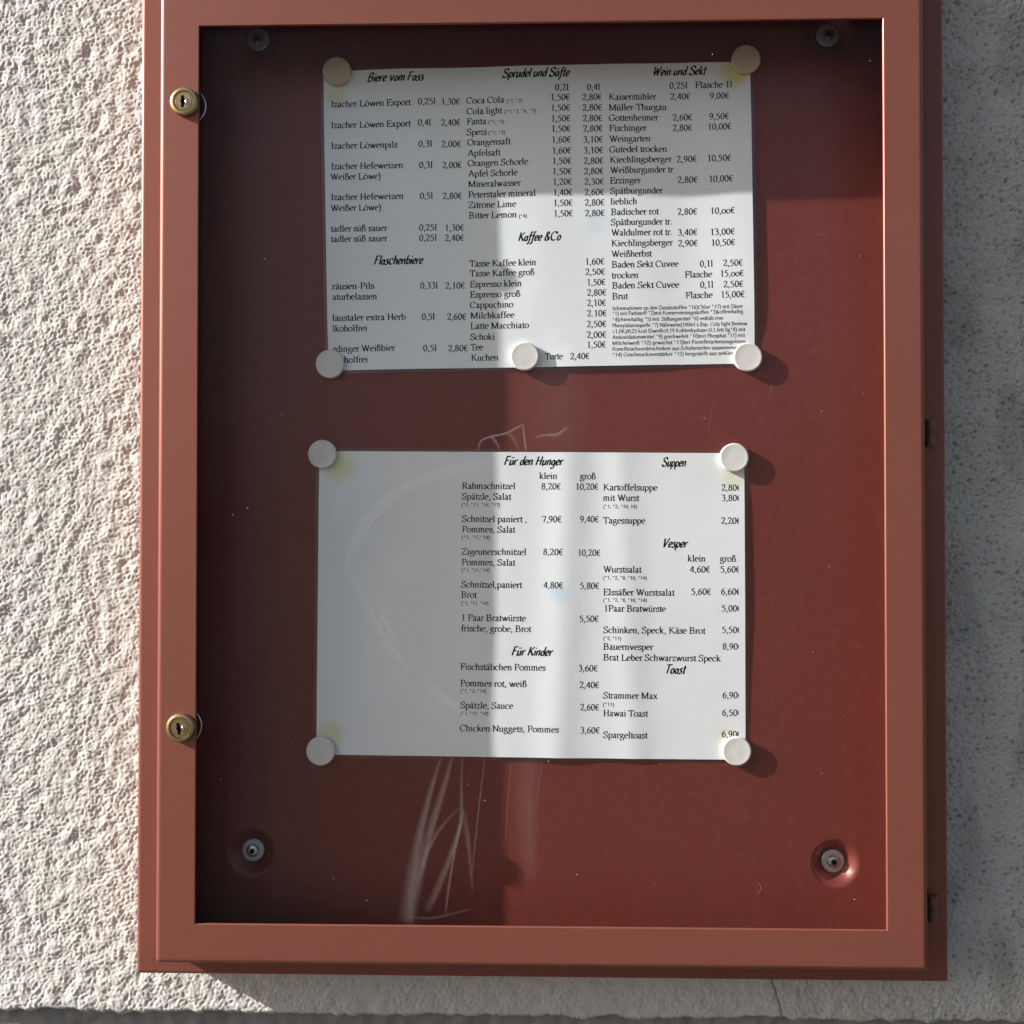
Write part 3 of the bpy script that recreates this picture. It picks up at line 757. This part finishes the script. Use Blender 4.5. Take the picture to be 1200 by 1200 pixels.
TEXT_DRINKS = [
 ('Biere vom Fass', -117.3, -78.2, 95.8, 'h'), ('Sprudel und Säfte', -23.6, 22.5, 96.3, 'h'), ('Wein und Sekt', 80.0, 116.5, 95.6, 'h'), ('Kaffee &Co', -14.3, 15.2, -17.1, 'h'),
 ('Flaschenbiere', -114.2, -80.3, -31.5, 'h'), ('lzacher Löwen Export', -142.4, -87.1, 78.8, 'b'), ('lzacher Löwen Export', -142.6, -87.3, 64.0, 'b'), ('lzacher Löwenpils', -142.7, -96.5, 49.6, 'b'),
 ('lzacher Hefeweizen', -142.9, -92.8, 35.3, 'b'), ('Weißer Löwe)', -143.6, -108.4, 28.0, 'b'), ('lzacher Hefeweizen', -143.1, -92.8, 13.9, 'b'), ('Weißer Löwe)', -143.6, -108.3, 6.3, 'b'),
 ('tadler süß sauer', -143.6, -104.4, -8.1, 'b'), ('tadler süß sauer', -143.7, -104.4, -15.3, 'b'), ('.räusen-Pils', -144.6, -113.8, -48.2, 'b'), ('aturbelassen', -142.9, -112.0, -55.5, 'b'),
 ('laustaler extra Herb', -143.2, -92.2, -70.0, 'b'), ('lkoholfrei', -143.1, -118.9, -77.4, 'b'), ('rdinger Weißbier', -143.0, -99.8, -91.4, 'b'), ('koholfrei', -141.9, -118.7, -99.0, 'b'),
 ('0,25l', -82.2, -69.8, 79.1, 'b'), ('0,4l', -82.4, -73.2, 64.5, 'b'), ('0,3l', -82.3, -72.5, 49.7, 'b'), ('0,3l', -81.9, -72.4, 35.0, 'b'),
 ('0,5l', -81.6, -72.4, 13.6, 'b'), ('0,25l', -82.4, -70.0, -8.4, 'b'), ('0,25l', -82.4, -70.1, -15.6, 'b'), ('0,33l', -82.1, -69.7, -48.7, 'b'),
 ('0,5l', -81.3, -72.0, -70.3, 'b'), ('0,5l', -80.5, -71.1, -92.1, 'b'), ('1,30€', -66.1, -52.9, 78.7, 'b'), ('2,40€', -66.3, -52.8, 64.2, 'b'),
 ('2,00€', -66.2, -52.5, 49.3, 'b'), ('2,00€', -65.8, -52.3, 34.7, 'b'), ('2,80€', -65.8, -52.3, 13.3, 'b'), ('1,30€', -64.7, -51.1, -8.8, 'b'),
 ('2,40€', -64.7, -51.2, -15.9, 'b'), ('2,10€', -64.8, -51.1, -49.0, 'b'), ('2,60€', -63.7, -50.3, -70.6, 'b'), ('2,80€', -63.3, -49.5, -92.4, 'b'),
 ('Coca Cola', -48.7, -22.3, 79.2, 'b'), ('Cola light', -48.5, -23.8, 71.8, 'b'), ('Fanta', -48.6, -34.9, 64.7, 'b'), ('Spezi', -48.7, -34.5, 57.3, 'b'),
 ('Orangensaft', -48.4, -18.3, 50.2, 'b'), ('Apfelsaft', -48.1, -25.5, 42.7, 'b'), ('Orangen Schorle', -48.3, -6.4, 35.8, 'b'), ('Apfel Schorle', -48.0, -13.8, 28.5, 'b'),
 ('Mineralwasser', -48.1, -11.6, 21.3, 'b'), ('Peterstaler mineral', -48.2, -1.4, 14.0, 'b'), ('Zitrone Lime', -48.3, -15.0, 6.8, 'b'), ('Bitter Lemon', -48.0, -14.8, -0.5, 'b'),
 ('0,2l', 12.7, 22.3, 86.6, 'b'), ('0,4l', 34.7, 43.9, 86.3, 'b'), ('Kaiserstühler', 49.6, 82.4, 79.1, 'b'), ('Müller-Thurgau', 49.5, 89.4, 71.8, 'b'),
 ('Gottenheimer', 49.4, 83.6, 64.6, 'b'), ('Fischinger', 49.6, 75.5, 57.5, 'b'), ('Weingarten', 49.6, 77.9, 50.1, 'b'), ('Gutedel trocken', 49.5, 89.4, 42.8, 'b'),
 ('Kiechlingsberger', 49.7, 92.4, 35.7, 'b'), ('Weißburgunder tr', 49.9, 93.3, 28.5, 'b'), ('Erzinger', 49.6, 70.9, 21.3, 'b'), ('Spätburgunder', 49.7, 85.9, 14.1, 'b'),
 ('lieblich', 49.7, 68.1, 6.8, 'b'), ('Badischer rot', 50.0, 82.9, -0.4, 'b'), ('Spätburgunder tr.', 49.9, 92.3, -7.5, 'b'), ('Waldulmer rot tr.', 50.1, 92.2, -14.7, 'b'),
 ('Kiechlingsberger', 50.0, 92.2, -22.0, 'b'), ('Weißherbst', 50.0, 77.7, -29.4, 'b'), ('Baden Sekt Cuvee', 50.0, 96.0, -36.7, 'b'), ('trocken', 49.9, 68.3, -44.1, 'b'),
 ('Baden Sekt Cuvee', 50.1, 96.2, -51.1, 'b'), ('Brut', 50.0, 60.9, -58.5, 'b'), ('0,25l', 91.5, 104.1, 86.4, 'b'), ('Flasche 1l', 109.1, 134.7, 86.4, 'b'),
 ('2,40€', 92.1, 105.9, 78.8, 'b'), ('9,00€', 119.0, 132.6, 78.6, 'b'), ('2,60€', 93.4, 107.0, 64.3, 'b'), ('9,50€', 118.4, 132.1, 64.3, 'b'),
 ('2,80€', 93.3, 106.9, 57.1, 'b'), ('10,00€', 117.3, 133.6, 57.2, 'b'), ('2,90€', 95.7, 109.7, 35.4, 'b'), ('10,50€', 116.6, 133.2, 35.5, 'b'),
 ('2,80€', 96.2, 110.2, 21.1, 'b'), ('10,00€', 117.4, 134.1, 21.2, 'b'), ('2,80€', 95.8, 109.4, -0.9, 'b'), ('10,oo€', 118.1, 135.0, -0.8, 'b'),
 ('3,40€', 95.7, 109.4, -15.2, 'b'), ('13,00€', 117.8, 134.8, -15.4, 'b'), ('2,90€', 95.9, 109.5, -22.7, 'b'), ('10,50€', 118.3, 134.9, -22.8, 'b'),
 ('0,1l', 110.4, 119.5, -37.1, 'b'), ('2,50€', 126.3, 139.8, -37.0, 'b'), ('Flasche', 100.1, 118.8, -44.3, 'b'), ('15,oo€', 124.1, 140.4, -44.2, 'b'),
 ('0,1l', 110.4, 119.6, -51.5, 'b'), ('2,50€', 126.3, 140.0, -51.6, 'b'), ('Flasche', 100.4, 118.9, -58.6, 'b'), ('15,00€', 124.3, 140.8, -58.7, 'b'),
 ('Tasse Kaffee klein', -47.8, -1.8, -33.9, 'b'), ('Tasse Kaffee groß', -47.7, -3.0, -40.7, 'b'), ('Espresso klein', -47.8, -11.9, -48.2, 'b'), ('Espresso groß', -47.8, -12.9, -55.4, 'b'),
 ('Cappuchino', -47.9, -17.9, -62.6, 'b'), ('Milchkaffee', -47.7, -17.3, -69.9, 'b'), ('Latte Macchiato', -47.8, -7.3, -77.1, 'b'), ('Schoki', -47.9, -30.9, -84.7, 'b'),
 ('Tee', -47.8, -39.2, -91.8, 'b'), ('Kuchen', -47.6, -28.7, -99.1, 'b'), ('Torte', 3.4, 15.7, -99.1, 'b'), ('2,40€', 20.7, 34.1, -99.4, 'b'),
 ('1,60€', 31.8, 45.3, -34.3, 'b'), ('2,50€', 31.9, 45.6, -41.4, 'b'), ('1,50€', 32.8, 45.7, -48.6, 'b'), ('2,80€', 32.9, 46.3, -55.7, 'b'),
 ('2,10€', 32.8, 45.9, -62.8, 'b'), ('2.10€', 32.7, 46.4, -70.0, 'b'), ('2,50€', 32.4, 46.0, -77.4, 'b'), ('2,00€', 32.3, 45.9, -84.8, 'b'),
 ('1,50€', 32.2, 45.4, -91.6, 'b'), ('1,50€', 9.5, 23.0, 79.7, 'b'), ('2,80€', 31.4, 45.1, 79.4, 'b'), ('1,50€', 9.6, 23.1, 72.4, 'b'),
 ('2,80€', 31.5, 45.2, 72.1, 'b'), ('1,50€', 9.7, 23.2, 65.0, 'b'), ('2,80€', 31.6, 45.2, 64.7, 'b'), ('1,50€', 9.8, 23.3, 57.9, 'b'),
 ('2,80€', 31.7, 45.3, 57.6, 'b'), ('1,60€', 9.9, 23.4, 50.3, 'b'), ('3,10€', 31.7, 45.4, 50.0, 'b'), ('1,60€', 10.0, 23.5, 42.8, 'b'),
 ('3,10€', 31.8, 45.5, 42.6, 'b'), ('1,50€', 10.1, 23.6, 35.6, 'b'), ('2,80€', 31.9, 45.6, 35.3, 'b'), ('1,50€', 10.2, 23.7, 28.4, 'b'),
 ('2,80€', 32.0, 45.6, 28.1, 'b'), ('1,20€', 10.3, 23.8, 21.2, 'b'), ('2,30€', 32.1, 45.7, 20.9, 'b'), ('1,40€', 10.4, 23.9, 13.9, 'b'),
 ('2,60€', 32.1, 45.8, 13.6, 'b'), ('1,50€', 10.5, 23.9, 6.6, 'b'), ('2,80€', 32.2, 45.9, 6.4, 'b'), ('1,50€', 10.6, 24.0, -0.7, 'b'),
 ('2,80€', 32.3, 45.9, -0.9, 'b'), ('(*1, *3)', -20.9, -9.9, 79.0, 's'), ('(*1,*3, *6, *7)', -22.4, -0.4, 71.7, 's'), ('(*1, *3)', -33.8, -22.5, 64.8, 's'),
 ('(*1, *3)', -33.8, -22.0, 57.4, 's'), ('(*4)', -13.4, -7.6, -0.9, 's'), ('Informationen zu den Zusatzstoffen *16)Chlor *17) mit Säure', 50.0, 139.3, -66.0, 'f'), ('*1) mit Farbstoff *2)mit Konservierungsstoffen *3)koffeinhaltig', 49.9, 139.6, -69.6, 'f'),
 ('*4)chininhaltig *5) mit  Süßungsmittel *6) enthält eine', 49.9, 126.0, -73.8, 'f'), ('Phenylalaninquelle *7) Nährwerte(100ml z.Bsp. Cola light Brennw', 49.8, 142.3, -77.9, 'f'), ('<1,0Kj/0,25 kcal Eiweiß<0,19 Kohlenhydrate<0,1,fett 0g*8) mit', 49.8, 140.8, -81.9, 'f'), ('Antioxidationsmittel *9) geschwefelt *10)mit Phosphat *11) mit', 49.7, 140.5, -85.9, 'f'),
 ('Milcheiweiß *12) gewachst *13)bei Formfleischerzeugnissen,', 49.7, 142.0, -90.0, 'f'), ('Formfleischvorderschinken aus Schulterteilen zusammengefügt', 49.6, 142.5, -94.1, 'f'), ('*14) Geschmacksverstärker *15) hergestellt aus zerkleinertem', 49.5, 142.4, -98.0, 'f'),
]
TEXT_FOOD = [
 ('Für den Hunger', -19.1, 21.3, 95.5, 'h'), ('Suppen', 89.3, 105.7, 95.2, 'h'), ('Vesper', 89.7, 106.7, 39.8, 'h'), ('Für Kinder', -13.0, 15.0, -35.1, 'h'),
 ('Toast', 91.9, 105.9, -46.4, 'h'), ('klein', 5.5, 17.8, 86.1, 'b'), ('groß', 33.3, 44.3, 86.1, 'b'), ('Rahmschnitzel', -47.7, -10.8, 79.0, 'b'),
 ('8,20€', 6.9, 20.5, 78.9, 'b'), ('10,20€', 30.3, 46.2, 78.9, 'b'), ('Spätzle, Salat', -47.7, -13.7, 71.7, 'b'), ('Schnitzel paniert ,', -47.6, -2.7, 56.3, 'b'),
 ('7,90€', 7.5, 21.1, 56.4, 'b'), ('9,40€', 33.5, 46.6, 56.6, 'b'), ('Pommes, Salat', -47.5, -10.8, 49.1, 'b'), ('Zigeunerschnitzel', -47.6, -2.9, 33.8, 'b'),
 ('8,20€', 8.4, 22.2, 33.9, 'b'), ('10,20€', 32.1, 47.8, 33.6, 'b'), ('Pommes, Salat', -47.5, -10.6, 26.5, 'b'), ('Schnitzel,paniert', -47.7, -5.8, 11.2, 'b'),
 ('4,80€', 8.8, 22.4, 11.2, 'b'), ('5,80€', 33.8, 47.2, 11.0, 'b'), ('Brot', -47.7, -36.9, 4.1, 'b'), ('1 Paar Bratwürste', -47.6, -3.0, -11.6, 'b'),
 ('5,50€', 33.5, 46.9, -11.6, 'b'), ('frische, grobe, Brot', -47.6, 0.7, -18.9, 'b'), ('Fischstäbchen Pommes', -47.8, 10.8, -45.2, 'b'), ('3,60€', 33.0, 46.5, -45.4, 'b'),
 ('Pommes rot, weiß', -47.7, -2.0, -56.5, 'b'), ('2,40€', 33.9, 47.6, -56.8, 'b'), ('Spätzle, Sauce', -47.6, -11.3, -71.5, 'b'), ('2,60€', 34.5, 47.7, -72.0, 'b'),
 ('Chicken Nuggets, Pommes', -47.8, 20.1, -87.2, 'b'), ('3,60€', 34.6, 48.1, -87.7, 'b'), ('Kartoffelsuppe', 49.3, 86.6, 78.6, 'b'), ('mit Wurst', 49.3, 74.1, 71.4, 'b'),
 ('Tagessuppe', 49.5, 78.3, 55.9, 'b'), ('klein', 107.3, 119.5, 30.3, 'b'), ('groß', 129.2, 140.3, 30.3, 'b'), ('Wurstsalat', 49.7, 75.8, 22.4, 'b'),
 ('4,60€', 108.8, 122.7, 22.8, 'b'), ('Elssäßer Wurstsalat', 49.7, 98.4, 6.8, 'b'), ('5,60€', 109.7, 123.5, 7.6, 'b'), ('1Paar Bratwürste', 50.2, 92.6, -4.3, 'b'),
 ('Schinken, Speck, Käse Brot', 49.9, 119.6, -19.0, 'b'), ('Bauernvesper', 49.9, 84.1, -30.4, 'b'), ('Brat Leber Schwarzwurst Speck', 50.0, 130.2, -37.8, 'b'), ('Strammer Max', 50.1, 87.3, -63.7, 'b'),
 ('Hawai Toast', 50.2, 80.8, -75.8, 'b'), ('Spargeltoast', 50.3, 80.6, -90.6, 'b'), ('2,80€', 130.2, 143.7, 78.8, 'b', 141.9), ('3,80€', 130.2, 143.8, 71.8, 'b', 141.9),
 ('2,20€', 130.0, 143.5, 56.2, 'b', 142.0), ('5,60€', 129.5, 143.1, 23.0, 'b', 142.1), ('6,60€', 130.0, 143.6, 7.8, 'b', 142.2), ('5,00€', 130.5, 144.1, -3.6, 'b', 142.2),
 ('5,50€', 130.7, 144.2, -18.3, 'b', 142.3), ('8,90€', 131.2, 144.8, -29.6, 'b', 142.3), ('6,90€', 131.4, 144.9, -62.8, 'b', 142.5), ('6,50€', 131.2, 144.8, -74.8, 'b', 142.5),
 ('6,90€', 131.0, 144.5, -89.3, 'b', 142.6), ('(*1, *11, *16, *17)', -47.9, -21.2, 67.0, 's'), ('(*1, *11,*14)', -47.7, -28.1, 44.6, 's'), ('(*1, *11,*14)', -47.5, -28.0, 22.1, 's'),
 ('(*1, *11, *14)', -47.7, -28.7, -0.7, 's'), ('(*1, *2, *14)', -47.7, -29.7, -60.8, 's'), ('(*1, *11, *14)', -47.5, -28.1, -76.1, 's'), ('(*1, *2, *10, 14)', 49.4, 72.7, 66.4, 's'),
 ('(*1, *2, *8, *10, *14)', 49.6, 79.6, 17.6, 's'), ('(*1, *2, *8, *10, *14)', 49.7, 79.7, 2.4, 's'), ('(*2, *11)', 49.9, 62.2, -23.8, 's'), ('(*11)', 49.9, 57.8, -68.9, 's'),
]

def rect_bilinear(corn, u, v):
    tl, tr_, br, bl = [np.array(c, float) for c in corn]
    return ((1 - u) * (1 - v))[..., None] * tl + (u * (1 - v))[..., None] * tr_ + (u * v)[..., None] * br + ((1 - u) * v)[..., None] * bl
def build_sheet(name, label, centre, ang, corn, zfun, pmat, text, y_plane):
    e = empty(name, (centre[0], y_plane, centre[1]), label, 'menu')
    e.rotation_euler = (math.pi / 2, -ang, 0)
    nu, nv = 90, 60
    def slab(inset, zlo, zhi, nm, material, par):
        U, Vv = np.meshgrid(np.linspace(0, 1, nu), np.linspace(0, 1, nv))
        P = rect_bilinear(corn, U, Vv)
        ctr = P.mean((0, 1)); P = P + np.sign(P - ctr) * 0 
        sc = np.array([1 + inset / 147.0, 1 + inset / 104.0]); P = P * sc
        z = zfun(P[..., 0], P[..., 1])
        top = np.stack([P[..., 0], P[..., 1], z + zhi], -1).reshape(-1, 3) / 1000
        bot = np.stack([P[..., 0], P[..., 1], z + zlo], -1).reshape(-1, 3) / 1000
        V = np.concatenate([top, bot]); n = nu * nv; F = []
        for j in range(nv - 1):
            for i in range(nu - 1):
                a = j * nu + i
                F.append((a, a + nu, a + nu + 1, a + 1)); F.append((n + a, n + a + 1, n + a + nu + 1, n + a + nu))
        ring = [i for i in range(nu)] + [j * nu + nu - 1 for j in range(1, nv)] + [(nv - 1) * nu + i for i in range(nu - 2, -1, -1)] + [j * nu for j in range(nv - 2, 0, -1)]
        for k in range(len(ring)):
            a, b = ring[k], ring[(k + 1) % len(ring)]; F.append((a, b, n + b, n + a))
        me = mesh_np(nm, V, F, True, 50); me.materials.append(material)
        o = bpy.data.objects.new(nm, me); COL.objects.link(o); o.parent = par; return o
    slab(0.0, -0.10, 0.14, 'paper', pmat, e)
    slab(2.2, -0.14, -0.11, 'laminate_film', M_FILM, e)
    res = set_text(text, zfun)
    def part(nm, V, F, lab=None):
        me = mesh_np(nm, V, F); me.materials.append(M_INK)
        o = bpy.data.objects.new(nm, me); COL.objects.link(o); o.parent = e
        if lab: o['label'] = lab
        return o
    part('printed_text', *res['b'])
    for txt, V, F in res['h']: part('heading', V, F, 'heading reading %s in black brush script' % txt)
    part('fine_print', *res['f'])['kind'] = 'stuff'
    return e
def edge_pin(x, y, pins, r=24.0):
    f = np.ones_like(x)
    for px, py in pins: f = f * (1 - np.exp(-((x - px) ** 2 + (y - py) ** 2) / (r * r)))
    return f
def zA(x, y):
    x = np.asarray(x, float); y = np.asarray(y, float)
    w = 0.9 + 0.5 * np.sin(x / 23.0 + 0.4 + y * 0.003) + 0.26 * np.sin(x / 11.5 + 2.0 + y * 0.006) + 0.4 * (y / 104) ** 2 + 0.25 * np.sin(x / 60 + y / 50)
    return -0.9 + np.clip(w, 0.1, 4) * edge_pin(x, y, ((-140, 100), (142, 100), (-142, -100), (-9, -97), (144, -100)))
def zB(x, y):
    x = np.asarray(x, float); y = np.asarray(y, float)
    ridge = 1.15 * np.exp(-((x - 22 - 0.03 * y) / 13.0) ** 2) + 0.75 * np.exp(-((x - 66 + 0.05 * y) / 11.0) ** 2) + 0.30 * np.exp(-((x + 20) / 20.0) ** 2)
    w = 0.8 + ridge + 0.25 * np.sin(x / 30 + 1.0) + 0.25 * np.sin(x / 60 - y / 45) + 0.15 * np.sin(y / 18 + x / 90)
    return -0.9 + np.clip(w, 0.1, 4) * edge_pin(x, y, ((-142, 101), (139, 98), (-142, -99), (140, -98)))
Y_SHEET = Y_PANEL - 0.0016
build_sheet('menu_sheet', 'upper laminated white sheet listing drinks and prices, held by five round magnets', (-0.00016, 0.17888), 0.01318,
            [(-147.8, 104.2), (147.2, 104.1), (147.0, -104.1), (-146.4, -104.2)], zA, M_PAPER_A, TEXT_DRINKS, Y_SHEET)
build_sheet('menu_sheet', 'lower laminated white sheet listing meals and prices, left third blank, under four magnets', (-0.00549, -0.08845), -0.00686,
            [(-146.5, 104.5), (145.6, 104.6), (147.4, -104.6), (-146.6, -104.5)], zB, M_PAPER_B, TEXT_FOOD, Y_SHEET)

# ---------------------------------------------------------------- magnets
V, F = lathe([(0.0086, 0.0), (0.0096, 0.0003), (0.0099, 0.0010), (0.0099, 0.0030), (0.0096, 0.0036), (0.0090, 0.0039), (0.0083, 0.0038), (0.0079, 0.00375), (0.0040, 0.0038)], 48)
for mm, dark in ((M_MAG, (0.60, 0.56, 0.50)), (M_MAG_OLD, (0.46, 0.38, 0.27))):       # each magnet grubby in its own way
    nt = mm.node_tree; b = nt.nodes['Principled BSDF']; old = b.inputs['Base Color'].links[0].from_socket
    oi = node(nt, 'ShaderNodeObjectInfo'); tc = node(nt, 'ShaderNodeTexCoord')
    nz = node(nt, 'ShaderNodeTexNoise', noise_dimensions='4D'); nz.inputs['Scale'].default_value = 130.0; nz.inputs['Detail'].default_value = 4.0
    link(nt, tc.outputs['Object'], nz.inputs['Vector']); link(nt, math_(nt, 'MULTIPLY', oi.outputs['Random'], 40.0), nz.inputs['W'])
    f = ramp(nt, nz.outputs['Fac'], [(0.48, (0, 0, 0)), (0.75, (1, 1, 1))])
    link(nt, mixcol(nt, math_(nt, 'MULTIPLY', f, 0.55), old, dark), b.inputs['Base Color'])
MAG = mesh_np('magnet', V, F, True, 50); MAG.materials.append(M_MAG)
MAG2 = MAG.copy(); MAG2.materials.clear(); MAG2.materials.append(M_MAG_OLD)
mags = [(-0.1394, 0.2799, MAG2, 'yellowed round magnet on the top left corner of the drinks menu'),
        (0.1423, 0.2852, MAG2, 'round magnet on the top right corner of the drinks menu, beside a yellow stain'),
        (-0.1436, 0.0769, MAG, 'white round magnet on the bottom left corner of the drinks menu'),
        (-0.0093, 0.0817, MAG, 'white round magnet at the middle of the drinks menu bottom edge, before the word Torte'),
        (0.1429, 0.0806, MAG, 'white round magnet on the bottom right corner of the drinks menu, over the fine print'),
        (-0.1487, 0.0147, MAG, 'white round magnet on the top left corner of the food menu'),
        (0.1335, 0.0120, MAG, 'white round magnet on the top right corner of the food menu'),
        (-0.1493, -0.1891, MAG, 'white round magnet on the bottom left corner of the food menu'),
        (0.1347, -0.1876, MAG, 'white round magnet on the bottom right corner of the food menu, below the last price')]
for x, z, me, lab in mags:
    o = obj('magnet', me, None, None, (x, Y_PANEL - 0.0010, z))
    o.rotation_euler = (0, rng.uniform(0, 6.28), 0)
    tag(o, lab, 'magnet', 'round magnets holding the menus')
